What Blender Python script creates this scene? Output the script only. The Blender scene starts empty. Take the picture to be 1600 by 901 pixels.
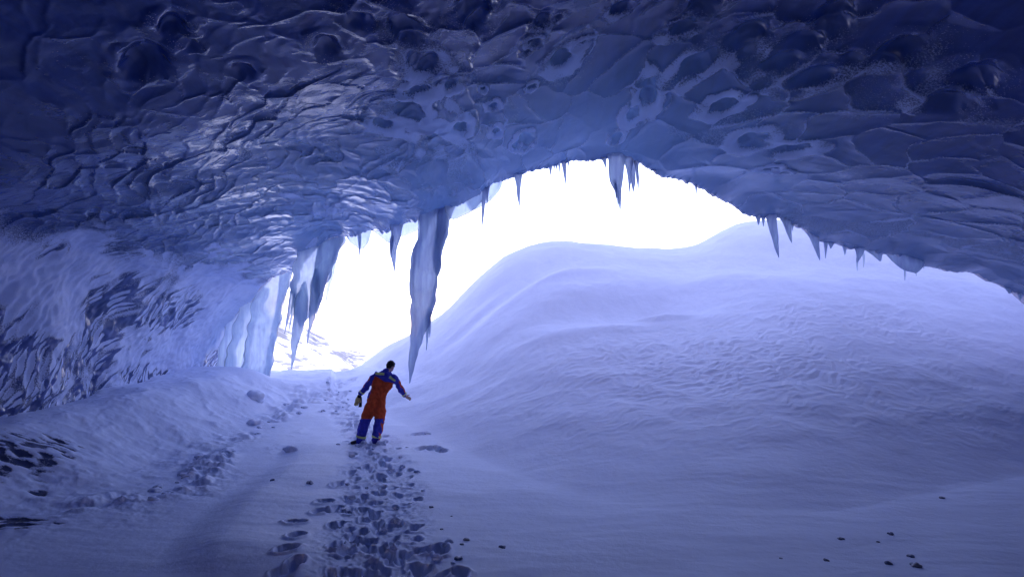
import bpy, bmesh, math, random
import numpy as np
from mathutils import Vector, Matrix
random.seed(11)
RNG = np.random.default_rng(5)
R = math.radians
S = bpy.context.scene
COL = S.collection

# ------------------------------------------------------------------ camera geometry
CAMZ, FPX, PITCH = 2.3, 1067.0, R(4.0)
CP, SP = math.cos(PITCH), math.sin(PITCH)

def ray(px, py):
    cx = (px - 800.0) / FPX; cy = (450.5 - py) / FPX
    return cx, CP - cy * SP, SP + cy * CP

def uw(px, py):
    dx, dy, dz = ray(px, py)
    return dx / dy, dz / dy

def at(px, py, Y):
    """the place seen in that direction at a real distance Y in front of the photographer"""
    u, w = uw(px, py)
    return Vector((u * Y, Y, CAMZ + w * Y))

# ------------------------------------------------------------------ numpy noise
def _h(ix, iy, seed):
    ix = ix.astype(np.int64); iy = iy.astype(np.int64)
    n = (ix * 374761393 + iy * 668265263 + seed * 1274126177) & 0xFFFFFFFF
    n = ((n ^ (n >> 13)) * 1274126177) & 0xFFFFFFFF
    n = ((n ^ (n >> 16)) * 2246822519) & 0xFFFFFFFF
    return ((n ^ (n >> 15)) & 0xFFFFFF) / float(0xFFFFFF)

def gn(x, y, seed=0):
    x = np.asarray(x, float); y = np.asarray(y, float)
    x0 = np.floor(x); y0 = np.floor(y); fx = x - x0; fy = y - y0
    ux = fx * fx * fx * (fx * (fx * 6 - 15) + 10); uy = fy * fy * fy * (fy * (fy * 6 - 15) + 10)
    def g(i, j):
        a = _h(x0 + i, y0 + j, seed) * 2 * np.pi
        return np.cos(a) * (fx - i) + np.sin(a) * (fy - j)
    a = g(0, 0) * (1 - ux) + g(1, 0) * ux
    b = g(0, 1) * (1 - ux) + g(1, 1) * ux
    return (a * (1 - uy) + b * uy) * 1.5

def fbm(x, y, seed=0, octv=4, gain=.5, lac=2.03):
    r = 0; a = 1.0
    for k in range(octv):
        r = r + a * gn(x, y, seed + 17 * k); x = x * lac + 3.1; y = y * lac - 1.7; a *= gain
    return r

def worley(x, y, seed=0, jit=.9):
    x = np.asarray(x, float); y = np.asarray(y, float)
    x0 = np.floor(x); y0 = np.floor(y)
    f1 = np.full(x.shape, 9.0); f2 = np.full(x.shape, 9.0); cid = np.zeros(x.shape)
    cx = np.zeros(x.shape); cy = np.zeros(x.shape)
    for i in (-1, 0, 1):
        for j in (-1, 0, 1):
            px = x0 + i + .5 + jit * (_h(x0 + i, y0 + j, seed) - .5)
            py = y0 + j + .5 + jit * (_h(x0 + i, y0 + j, seed + 101) - .5)
            d = np.hypot(px - x, py - y)
            n = d < f1
            f2 = np.where(n, f1, np.minimum(f2, d))
            cid = np.where(n, _h(x0 + i, y0 + j, seed + 202), cid)
            cx = np.where(n, x - px, cx); cy = np.where(n, y - py, cy)
            f1 = np.where(n, d, f1)
    return f1, f2, cid, cx, cy

def sst(a, b, x):
    t = np.clip((np.asarray(x, float) - a) / (b - a), 0, 1)
    return t * t * (3 - 2 * t)

def pchip(xs, ys, x):
    """smooth monotone-ish interpolation through a table"""
    xs = np.asarray(xs, float); ys = np.asarray(ys, float); x = np.clip(x, xs[0], xs[-1])
    h = np.diff(xs); d = np.diff(ys) / h
    m = np.zeros_like(ys); m[0] = d[0]; m[-1] = d[-1]
    m[1:-1] = (d[:-1] * h[1:] + d[1:] * h[:-1]) / (h[1:] + h[:-1])
    i = np.clip(np.searchsorted(xs, x) - 1, 0, len(xs) - 2)
    t = (x - xs[i]) / h[i]
    return ((1 + 2 * t) * (1 - t) ** 2 * ys[i] + t * (1 - t) ** 2 * h[i] * m[i]
            + t * t * (3 - 2 * t) * ys[i + 1] + t * t * (t - 1) * h[i] * m[i + 1])

# ------------------------------------------------------------------ objects
def tag(o, label=None, cat=None, group=None, kind=None):
    if label: o['label'] = label
    if cat: o['category'] = cat
    if group: o['group'] = group
    if kind: o['kind'] = kind
    return o

def empty(name, loc):
    o = bpy.data.objects.new(name, None); COL.objects.link(o); o.location = loc; o.empty_display_size = .2
    return o

def mesh_np(name, verts, faces, mat=None, parent=None, attrs=None, smooth=True):
    me = bpy.data.meshes.new(name)
    verts = np.asarray(verts, np.float32); faces = np.asarray(faces, np.int32)
    n, f, k = len(verts), len(faces), faces.shape[1]
    me.vertices.add(n); me.vertices.foreach_set('co', verts.ravel())
    me.loops.add(f * k); me.loops.foreach_set('vertex_index', faces.ravel())
    me.polygons.add(f); me.polygons.foreach_set('loop_start', np.arange(f, dtype=np.int32) * k)
    me.polygons.foreach_set('loop_total', np.full(f, k, np.int32))
    me.update(calc_edges=True)
    me.polygons.foreach_set('use_smooth', np.full(f, smooth, bool))
    if attrs:
        for an, av in attrs.items():
            at_ = me.attributes.new(an, 'FLOAT', 'POINT'); at_.data.foreach_set('value', np.asarray(av, np.float32))
    o = bpy.data.objects.new(name, me); COL.objects.link(o)
    if mat: me.materials.append(mat)
    if parent: o.parent = parent
    return o

def compact(verts, faces, attrs):
    used = np.unique(faces); mp = np.full(len(verts), -1, np.int64); mp[used] = np.arange(len(used))
    return verts[used], mp[faces], {k: v[used] for k, v in attrs.items()}

def grid_faces(nr, nc):
    i = np.arange(nr - 1)[:, None] * nc + np.arange(nc - 1)[None, :]
    return np.stack([i, i + 1, i + nc + 1, i + nc], -1).reshape(-1, 4)

# ------------------------------------------------------------------ materials
class NT:
    def __init__(s, name):
        s.m = bpy.data.materials.new(name); s.m.use_nodes = True
        s.t = s.m.node_tree; s.t.nodes.clear()
        s.out = s.n('ShaderNodeOutputMaterial')
    def n(s, ty, **kw):
        nd = s.t.nodes.new(ty)
        for k, v in kw.items():
            if k in nd.inputs.keys(): nd.inputs[k].default_value = v
            else: setattr(nd, k, v)
        return nd
    def l(s, a, b): s.t.links.new(a, b)
    def mixc(s, fac, a, b):
        m = s.n('ShaderNodeMix', data_type='RGBA')
        for sock, v in ((m.inputs[0], fac), (m.inputs[6], a), (m.inputs[7], b)):
            if hasattr(v, 'links'): s.l(v, sock)
            else: sock.default_value = v if isinstance(v, (int, float)) else (*v, 1)
        return m.outputs[2]
    def math(s, op, a, b=0.0, clamp=False):
        m = s.n('ShaderNodeMath', operation=op, use_clamp=clamp)
        for sock, v in ((m.inputs[0], a), (m.inputs[1], b)):
            if hasattr(v, 'links'): s.l(v, sock)
            else: sock.default_value = v
        return m.outputs[0]
    def noise(s, scale, detail=4, rough=.55, vec=None):
        nd = s.n('ShaderNodeTexNoise'); nd.inputs['Scale'].default_value = scale
        nd.inputs['Detail'].default_value = detail; nd.inputs['Roughness'].default_value = rough
        if vec is None:
            vec = s.geo().outputs['Position']
        s.l(vec, nd.inputs['Vector'])
        return nd.outputs['Fac']
    def geo(s):
        if not hasattr(s, '_g'): s._g = s.n('ShaderNodeNewGeometry')
        return s._g
    def attr(s, name): return s.n('ShaderNodeAttribute', attribute_name=name).outputs['Fac']
    def ramp(s, fac, a, b):
        r = s.n('ShaderNodeMapRange', interpolation_type='SMOOTHSTEP'); s.l(fac, r.inputs[0])
        r.inputs[1].default_value = a; r.inputs[2].default_value = b
        return r.outputs[0]
    def bump(s, h, strength, dist, prev=None):
        b = s.n('ShaderNodeBump'); b.inputs['Strength'].default_value = strength; b.inputs['Distance'].default_value = dist
        s.l(h, b.inputs['Height'])
        if prev is not None: s.l(prev, b.inputs['Normal'])
        return b.outputs['Normal']
    def pbsdf(s, color, rough=.5, normal=None, spec=.5):
        p = s.n('ShaderNodeBsdfPrincipled')
        for sock, v in ((p.inputs['Base Color'], color), (p.inputs['Roughness'], rough), (p.inputs['Specular IOR Level'], spec)):
            if hasattr(v, 'links'): s.l(v, sock)
            else: sock.default_value = v if isinstance(v, (int, float)) else (*v, 1)
        if normal is not None: s.l(normal, p.inputs['Normal'])
        return p
    def done(s, sh): s.l(sh, s.out.inputs['Surface']); return s.m

SNOWC = (.74, .80, .94)
def mat_snow(name, grain=1.0, ice=False):
    t = NT(name)
    c = t.mixc(t.ramp(t.noise(1.3, 3), .3, .7), tuple(.95 * v for v in SNOWC), SNOWC)
    rough = .65
    if ice:
        a = t.attr('ice'); k = t.ramp(t.math('ADD', a, t.math('MULTIPLY', t.math('SUBTRACT', t.noise(26, 4, .7), .5), .55)), .38, .62)
        c = t.mixc(k, c, (.035, .045, .11))
        mr = t.n('ShaderNodeMapRange'); t.l(k, mr.inputs[0]); mr.inputs[3].default_value = .65; mr.inputs[4].default_value = .22
        rough = mr.outputs[0]
    b = t.bump(t.noise(9, 6, .62), .35 * grain, .03)
    b = t.bump(t.noise(70, 3, .6), .35 * grain, .006, b)
    return t.done(t.pbsdf(c, rough, b, .3).outputs[0])

def mat_ice(name, dark=(.005, .018, .10), frostc=(.64, .70, .88)):
    t = NT(name)
    f = t.attr('frost')
    gr = t.noise(42, 3, .75)
    k = t.ramp(t.math('ADD', f, t.math('MULTIPLY', t.math('SUBTRACT', gr, .5), 1.25)), .30, .62)
    # clear ice holds faint vertical bands of bubbles and silt
    mp = t.n('ShaderNodeMapping'); t.l(t.geo().outputs['Position'], mp.inputs['Vector']); mp.inputs['Scale'].default_value = (3.2, .5, .8)
    band = t.noise(1.5, 5, .6, mp.outputs[0])
    firn_glow = t.attr('firn_glow')
    d = t.mixc(t.ramp(band, .32, .72), dark, tuple(v * 1.9 for v in dark))
    d = t.mixc(firn_glow, d, (.26, .34, .50))  # bubbly pale ice, its colour also standing in for light through the lip
    c = t.mixc(k, d, frostc)
    mr = t.n('ShaderNodeMapRange'); t.l(k, mr.inputs[0]); mr.inputs[3].default_value = .2; mr.inputs[4].default_value = .75
    b = t.bump(t.noise(4.2, 4, .5), .25, .05)
    b2 = t.bump(t.math('MULTIPLY', gr, k), .8, .03, b)
    # daylight soaking through the ice; a painted mask sets it, weaker towards the corners
    tl = t.mixc(t.attr('thin'), GLOW_DIM, GLOW_LIP)
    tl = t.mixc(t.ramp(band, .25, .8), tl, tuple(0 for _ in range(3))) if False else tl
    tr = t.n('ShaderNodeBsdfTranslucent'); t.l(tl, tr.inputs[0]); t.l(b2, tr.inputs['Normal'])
    ad = t.n('ShaderNodeAddShader'); t.l(t.pbsdf(c, mr.outputs[0], b2, .5).outputs[0], ad.inputs[0]); t.l(tr.outputs[0], ad.inputs[1])
    return t.done(ad.outputs[0])

def mat_glacier(name):
    t = NT(name); b = t.bump(t.noise(2, 6, .6), .4, .1)
    ad = t.n('ShaderNodeAddShader'); tr = t.n('ShaderNodeBsdfTranslucent'); tr.inputs[0].default_value = (.05, .05, .075, 1)
    t.l(t.pbsdf((.42, .44, .52), .7, b, .3).outputs[0], ad.inputs[0]); t.l(tr.outputs[0], ad.inputs[1]); return t.done(ad.outputs[0])

GLOW_DIM, GLOW_LIP = (.0002, .0010, .009), (.050, .105, .22)
def mat_icicle(name, c=(.60, .68, .93), trans=.78, clear=.15):
    t = NT(name)
    mp = t.n('ShaderNodeMapping'); t.l(t.geo().outputs['Position'], mp.inputs['Vector']); mp.inputs['Scale'].default_value = (9, 9, .9)
    nz = t.noise(1.0, 5, .6, mp.outputs[0])
    col = t.mixc(t.ramp(nz, .3, .7), tuple(v * .75 for v in c), tuple(min(.9, v * 1.2) for v in c))
    b = t.bump(nz, .5, .04)
    p = t.pbsdf(col, .22, b, .6)
    tr = t.n('ShaderNodeBsdfTranslucent'); t.l(col, tr.inputs[0]); t.l(b, tr.inputs['Normal'])
    mx = t.n('ShaderNodeMixShader'); mx.inputs[0].default_value = trans
    t.l(p.outputs[0], mx.inputs[1]); t.l(tr.outputs[0], mx.inputs[2])
    rf = t.n('ShaderNodeBsdfRefraction'); rf.inputs['Color'].default_value = (.82, .88, .99, 1); rf.inputs['Roughness'].default_value = .3; rf.inputs['IOR'].default_value = 1.06
    t.l(b, rf.inputs['Normal']); m2 = t.n('ShaderNodeMixShader'); m2.inputs[0].default_value = clear
    t.l(mx.outputs[0], m2.inputs[1]); t.l(rf.outputs[0], m2.inputs[2])
    return t.done(m2.outputs[0])

def mat_plain(name, c, rough=.8, weave=120, amt=.25, spec=.3):
    t = NT(name)
    col = t.mixc(t.ramp(t.noise(14, 4), .3, .7), tuple(v * (1 - amt) for v in c), c)
    b = t.bump(t.noise(weave, 3), .4, .004)
    return t.done(t.pbsdf(col, rough, b, spec).outputs[0])

# ------------------------------------------------------------------ terrain heights
U = lambda pts: np.array([uw(*p)[0] for p in pts])
Wv = lambda pts: np.array([uw(*p)[1] for p in pts])
CREST = [(440, 640), (500, 606), (530, 590), (556, 578), (585, 555), (602, 540), (640, 523), (690, 492), (740, 441), (790, 397),
         (830, 381), (880, 375.5), (930, 379), (990, 388), (1060, 389), (1092, 382), (1120, 364), (1150, 350), (1180, 345),
         (1240, 342), (1320, 356), (1400, 380), (1480, 405), (1600, 448), (1750, 520), (1900, 600)]
CU, CW = U(CREST), Wv(CREST)
CD = np.interp(CU, U([(440, 0), (530, 0), (600, 0), (690, 0), (880, 0), (1180, 0), (1440, 0), (1600, 0), (1900, 0)]),
               [27, 26.5, 26, 25, 26, 29, 26, 22, 20])
TOE = [(440, 660), (530, 640), (590, 668), (660, 690), (730, 715), (800, 742), (900, 772), (1050, 800), (1150, 806), (1300, 800), (1500, 768), (1600, 745), (1900, 700)]
TU = U(TOE); TD = np.array([-CAMZ / Wv([p])[0] for p in TOE]); TD = np.minimum(TD, 24)

UT = np.linspace(-1.2, 1.8, 900)
def _sm(xs, ys, sig):
    v = np.interp(UT, xs, ys); k = np.arange(-120, 121) * (UT[1] - UT[0]); g = np.exp(-.5 * (k / sig) ** 2); g /= g.sum()
    return np.convolve(np.pad(v, 120, mode='edge'), g, 'valid')
DCT, TDT, CWT = _sm(CU, CD, .035), _sm(TU, TD, .045), _sm(CU, CW, .010)

def softmax0(a, b, k):
    h = np.clip(.5 + .5 * (a - b) / k, 0, 1)
    return b + (a - b) * h + k * h * (1 - h)

def floor_h(x, y):
    u = x / np.maximum(y, 3.0)
    z = pchip([-20, 6, 13, 19, 23.5, 25, 30, 60, 130, 900], [0, 0, .05, .42, .86, .80, -1.6, -14, -18, -18], y)
    # snow bank banked up along the left ice wall
    xw = x + .55 * gn(y * .35, y * 0 + 3.3, 4) + .018 * (y - 10) * 0
    bank = .62 * sst(-4.4, -8.6, xw) + .25 * sst(-6.8, -8.4, xw) - .18 * np.exp(-((xw + 6.3) / .8) ** 2) * sst(7, 10, y)
    bank = bank * (sst(3, 9, y) * .55 + .45) * (1 - sst(20, 22.5, y)) * sst(0, 3, y + 1)
    z = z + bank
    # level ledge of drifted snow at the left side of the way out
    led = sst(-6.15, -6.35, u * 24) * sst(19.0, 22.3, y) * (1 - sst(24.3, 25.2, y))
    z = z + led * (np.maximum(1.08 + .02 * gn(x * 2, y * 2, 8) - z, 0))
    # wind drift edge left of the path
    xe = -3.05 + (y - 6.5) * -.20 + .25 * np.sin(y * .55)
    dr = (sst(-.30, .40, x - xe) * (1 - sst(.3, 2.4, x - xe))) * sst(6.2, 7.4, y) * (1 - sst(12, 16, y))
    z = z + .12 * dr
    z = z + .04 * fbm(x * .35, y * .35, 21, 3) * sst(2, 6, y)
    return z

CWS = _sm(CU, CW, .06)
def softmin(a, b, k):
    h = np.clip(.5 + .5 * (b - a) / k, 0, 1)
    return b * (1 - h) + a * h - k * h * (1 - h)
F1 = float(softmin(1.10, 1.0, .22))

def hill_h(x, y):
    u = np.where(y > .5, x / np.maximum(y, .5), np.sign(x) * 5)
    dc = np.interp(u, UT, DCT); w = np.interp(u, UT, CWT); dt = np.interp(u, UT, TDT)
    dt = np.minimum(dt, dc - 1.2)
    zc = CAMZ + w * dc
    t = (y - dt) / (dc - dt)
    tc = np.clip(t, 0, 1); f = np.where(t < 0, 0, softmin(1.10 * np.maximum(tc, 1e-4) ** 1.42, 1.0, .22)) / F1; zc = zc * tc ** 3 + (CAMZ + np.interp(u, UT, CWS) * dc) * (1 - tc ** 3)
    fade = sst(CU[0], CU[2], u) * (1 - sst(1.15, 1.6, u))
    back = np.clip(1 - .35 * ((y - dc) / 7.0) ** 2, -4, 1)
    z = np.where(t < 1, f, np.where(zc > 0, back, f))
    zz = zc * z * fade
    return np.where(t <= 0, 0, zz), np.clip(t, 0, 3) * (fade > 0)

def bowl_h(x, y):
    """second slope outside, seen under the right end of the arch"""
    u = x / np.maximum(y, 1)
    wcr = pchip(U([(1000, 0), (1150, 0), (1250, 0), (1450, 0), (1700, 0), (1900, 0)]), [-.3, -.02, .16, .24, .34, .3], u)
    t = np.clip((y - 20) / 14.0, 0, 1)
    return np.where(y > 20, (wcr * 34 + CAMZ) * t ** .8 - 3 * (1 - t), -50) - 60 * sst(.0, 1, (y - 38) / 60)

# footprints and other dents
PRINTS = []     # x, y, ang, length, width, depth
def terrain(x, y):
    f = floor_h(x, y)
    h, t = hill_h(x, y)
    b = bowl_h(x, y)
    fl = f * (1 - sst(0, .5, h)) if False else f
    z = np.maximum(fl, fl * 0 + np.where(h > 0, fl * np.clip(1 - h / 1.2, 0, 1) + h, fl))
    z = np.where(h < -.01, np.minimum(z, np.where(t > 1, fl + np.minimum(h, 0), z)), z)
    z = np.maximum(z, b)
    return z, h, t

def hit(px, py, fn=None):
    u, w = uw(px, py)
    Y = np.geomspace(2.5, 60, 4000)
    z = (fn or terrain)(u * Y, Y)
    z = z[0] if isinstance(z, tuple) else z
    d = z - (CAMZ + w * Y)
    i = int(np.argmax(d > 0))
    return Vector((u * Y[i], Y[i], float(z[i])))

def feat(px, py, rx, ry, ang, amp, x, y, p0=None):
    p = hit(px, py)
    dx, dy = x - p.x, y - p.y; c, s = math.cos(R(ang)), math.sin(R(ang))
    a, b = (c * dx + s * dy) / rx, (-s * dx + c * dy) / ry
    return amp * np.exp(-(a * a + b * b))

def detail(x, y, h, t):
    d = np.zeros_like(x)
    on = sst(.03, .25, t) * (1 - sst(1.0, 1.15, t))
    # crusted, wind-scoured patch on the drift face and finer ripples all over it
    p = hit(1090, 560); q = hit(1330, 500)
    patch = np.exp(-(((x - p.x) / 3.2) ** 2 + ((y - p.y) / 1.9) ** 2) ** 1.5) + .8 * np.exp(-(((x - q.x) / 2.6) ** 2 + ((y - q.y) / 1.2) ** 2) ** 1.5)
    wx = x + .25 * gn(x * 1.1, y * 1.1, 31); wy = y + .25 * gn(x * 1.1, y * 1.1, 32)
    rip = np.abs(gn(wx * 3.2 + wy * .5, wy * 6.0 - wx * 1.2, 33)); rip2 = np.abs(gn(wx * 4.1, wy * 9 - wx * 2.0, 34))
    d += on * (.045 * patch + .018) * (rip + .6 * rip2 - .4)
    d += on * .045 * fbm(x * .55, y * .8, 37, 3)
    # scooped hollow under the crest, with a lens of drift at its foot
    d += feat(990, 478, 2.4, .95, 12, -.42, x, y) + feat(1035, 497, .95, .26, 8, .24, x, y) + feat(960, 512, 2.2, .30, 10, .10, x, y)
    d += feat(900, 455, 2.2, .7, 20, .16, x, y)
    d += feat(1130, 445, 2.4, 1.2, -10, .22, x, y)
    # windlip on the left shoulder
    d += feat(800, 440, 2.0, .8, 25, -.42, x, y) + feat(880, 432, 2.0, .38, 22, .22, x, y) + feat(760, 470, 1.6, .35, 25, .16, x, y)
    d += feat(1230, 400, 2.4, 1.6, 0, -.35, x, y)
    return d

def build_terrain():
    th_in = np.arctan(np.linspace(-.90, .92, 1000))
    th = np.concatenate([np.linspace(R(-78), th_in[0], 50)[:-1], th_in, np.linspace(th_in[-1], R(78), 50)[1:]])
    ys = np.concatenate([np.geomspace(2.0, 34, 860), np.geomspace(34.5, 900, 60)])
    Yg, Tg = np.meshgrid(ys, th, indexing='ij')
    X = np.tan(Tg) * Yg
    Z, h, t = terrain(X, Yg)
    near = Yg < 34
    D = np.where(near, detail(X, Yg, h, t), 0)
    # trampled path
    pc = np.interp(ys, PATHY, PATHX)[:, None]; pw = np.interp(ys, PATHY, PATHW)[:, None]
    m = np.clip(1 - np.abs(X - pc - .2 * gn(Yg * .8, Yg * 0 + 2.2, 3)) / pw, 0, 1); m = sst(0, .5, m) * (1 - sst(25, 27, Yg))
    r1 = fbm(X * 3.2, Yg * 3.2, 41, 4, .6)
    D += m * (.022 * r1 - .03 + .022 * np.abs(gn(X * 9, Yg * 9, 44)) + .008 * gn(X * 22, Yg * 22, 45))
    # loose lumpy snow at the foot of the left bank
    tr = np.interp(ys, TRY, TRX)[:, None]
    mt = np.exp(-((X - tr) / .55) ** 2) * sst(7.5, 10, Yg) * (1 - sst(20, 22, Yg)) * sst(-.25, .3, gn(X * .9, Yg * .6, 47) + .1)
    f1, f2, cid, _, _ = worley(X * 2.6, Yg * 2.2, 48)
    D += mt * (.16 * np.clip(.62 - f1, 0, 1) + .07 * r1)
    # faint sastrugi
    D += .006 * gn(X * .9 + Yg * .5 + gn(X, Yg, 53), Yg * 3.6 + gn(X * .8, Yg * .8, 54), 51) * (1 - sst(.02, .2, t)) * sst(-6, -4, X) + .0022 * gn(X * 3 + Yg, Yg * 10 + gn(X, Yg, 56), 52) * (t < .2)
    D += (.05 * fbm(X * .9, Yg * .9, 55, 4) + .035 * np.maximum(fbm(X * 3, Yg * 2.4, 57, 4) - .1, 0)) * sst(-4.6, -6.5, X) * (1 - sst(19, 21, Yg)) 
    for (fx, fy, ang, ln, wd, dp) in PRINTS:
        rr = .42
        i0, i1 = np.searchsorted(ys, [fy - rr, fy + rr]); 
        j0, j1 = np.searchsorted(th, [math.atan((fx - rr) / fy), math.atan((fx + rr) / fy)])
        if i1 <= i0 or j1 <= j0: continue
        xs, yy = X[i0:i1, j0:j1] - fx, Yg[i0:i1, j0:j1] - fy
        c, s = math.cos(ang), math.sin(ang)
        a, b = (c * xs + s * yy) / wd, (-s * xs + c * yy) / ln
        q = np.sqrt(a * a + b * b) + .20 * gn(xs * 8 + fx * 9, yy * 8, 61) + .10 * gn(xs * 22 + fx, yy * 22, 62)
        D[i0:i1, j0:j1] += -dp * (1 - sst(.70, 1.08, q)) + .14 * dp * np.exp(-((q - 1.25) / .25) ** 2)
    Z = Z + D * sst(2.0, 3.0, Yg)
    # bare ice showing through the bank at the left edge of the view
    ice = np.zeros_like(X)
    for (px, py, rx, ry, amp) in ICEP:
        p = hit(px, py); 
        a = (X - p.x) / rx; b = (Yg - p.y) / ry
        ice = np.maximum(ice, amp * np.exp(-(a * a + b * b)))
    str_ = gn(X * 3.2 + Yg * 1.6, Yg * 8 - X * 3.5, 71) + .5 * gn(X * 7, Yg * 9, 72)
    ice = np.clip(ice * (.75 + .9 * str_), 0, 1)
    Z = Z - .04 * ice
    V = np.stack([X, Yg, Z], -1).reshape(-1, 3)
    F = grid_faces(*X.shape)
    hm = ((t > .0) & (h > .05) & (Yg < 60)).reshape(-1)
    fm = hm[F].all(1)
    A = {'ice': ice.reshape(-1)}
    g = mesh_np('ground', *compact(V, F[~fm], A)[:2], MAT['snow_ground'], None, compact(V, F[~fm], A)[2]); tag(g, kind='structure')
    v, f, a = compact(V, F[fm], {})
    hl = mesh_np('hill', v, f, MAT['snow_hill']); tag(hl, kind='structure')
    # floor of the cave behind the photographer
    n = 40
    xs, yy = np.meshgrid(np.linspace(-40, 40, n), np.linspace(-40, 2.15, n))
    zz = terrain(xs, yy)[0] * 0 - .03
    b = mesh_np('ground', np.stack([xs, yy, zz], -1).reshape(-1, 3), grid_faces(n, n), MAT['snow_ground']); tag(b, kind='structure')
    return g, hl

# path as (pixel, pixel) -> ground
_pp = [(575, 990, 120), (590, 900, 125), (590, 830, 105), (590, 760, 80), (588, 720, 62), (575, 690, 50), (555, 660, 40), (530, 625, 34), (517, 600, 26)]
PATHX, PATHY, PATHW = [], [], []
for (a, b, c) in _pp:
    p = hit(a, b, floor_h); PATHX.append(p.x); PATHY.append(p.y); PATHW.append(c * p.y / FPX)
PATHX = [PATHX[0]] + PATHX; PATHY = [0] + PATHY; PATHW = [PATHW[0]] + PATHW
_tt = [(60, 870), (170, 790), (250, 772), (330, 722), (380, 700), (440, 660), (480, 625)]
TRX, TRY = zip(*[(hit(a, b, floor_h).x, hit(a, b, floor_h).y) for a, b in _tt])
for k in range(290):
    y = 4.5 + 18 * random.random() ** 1.35
    x = np.interp(y, PATHY, PATHX) + np.interp(y, PATHY, PATHW) * random.gauss(0, .36)
    PRINTS.append((x, y, random.gauss(0, .35), random.uniform(.10, .155), random.uniform(.045, .075), random.uniform(.04, .09)))
for (a, b) in [(445, 893), (463, 878), (449, 857), (463, 836), (462, 815), (500, 798), (508, 783), (525, 850), (527, 757), (690, 860), (683, 855), (650, 885), (660, 890), (720, 895), (546, 843), (548, 858), (524, 820), (562, 833)]:
    p = hit(a, b, floor_h); PRINTS.append((p.x, p.y, random.gauss(-.3, .3), .14, .085, .16))
for (a, b) in [(675, 701), (690, 704), (660, 700), (655, 678)]:
    p = hit(a, b, floor_h); PRINTS.append((p.x, p.y, random.uniform(-1, 1), .2, .13, .10))
ICEP = [(5, 705, .8, .8, .85), (60, 690, .8, .45, .75), (95, 688, .5, .4, .7), (15, 812, .55, .35, 1.2), (60, 768, .16, .12, 1.0), (130, 815, .4, .22, .35)]

# ------------------------------------------------------------------ the ice cave
NCOL = 15
LIPPX = [(338, 594, 23.6), (348, 548, 22.8), (370, 497, 22), (402, 452, 20.6), (450, 424, 19), (520, 376, 17.2), (610, 358, 15.6), (715, 320, 14.2),
         (800, 272, 12.7), (930, 247, 11.6), (1060, 281, 12.0), (1210, 344, 14.0), (1400, 404, 15.2), (1600, 462, 15.6), (1880, 600, 16.5)]
LIP = np.array([tuple(at(*p)) for p in LIPPX])
LIP[0][2] -= .5; LIP[14][2] -= 1.5
RING9 = [(-8.6, -.6), (-8.45, 1.2), (-8.2, 2.5), (-7.6, 3.5), (-6.5, 4.2), (-5.0, 4.8), (-3.2, 5.35), (-1.2, 5.8), (.6, 6.05), (2.4, 6.05), (4.4, 5.6), (6.0, 4.9), (7.6, 3.9), (9.0, 2.8), (10.4, -.6)]
MID = [(-9.4, -.2), (-9.1, 1.5), (-8.75, 2.8), (-8.1, 3.9), (-6.8, 4.35), (-5.2, 4.75), (-3.4, 5.3), (-1.2, 5.65), (.2, 5.85), (1.9, 5.85), (3.7, 5.35), (5.7, 4.85), (8.4, 4.2), (11.2, 3.1), (14.4, -.6)]

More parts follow.
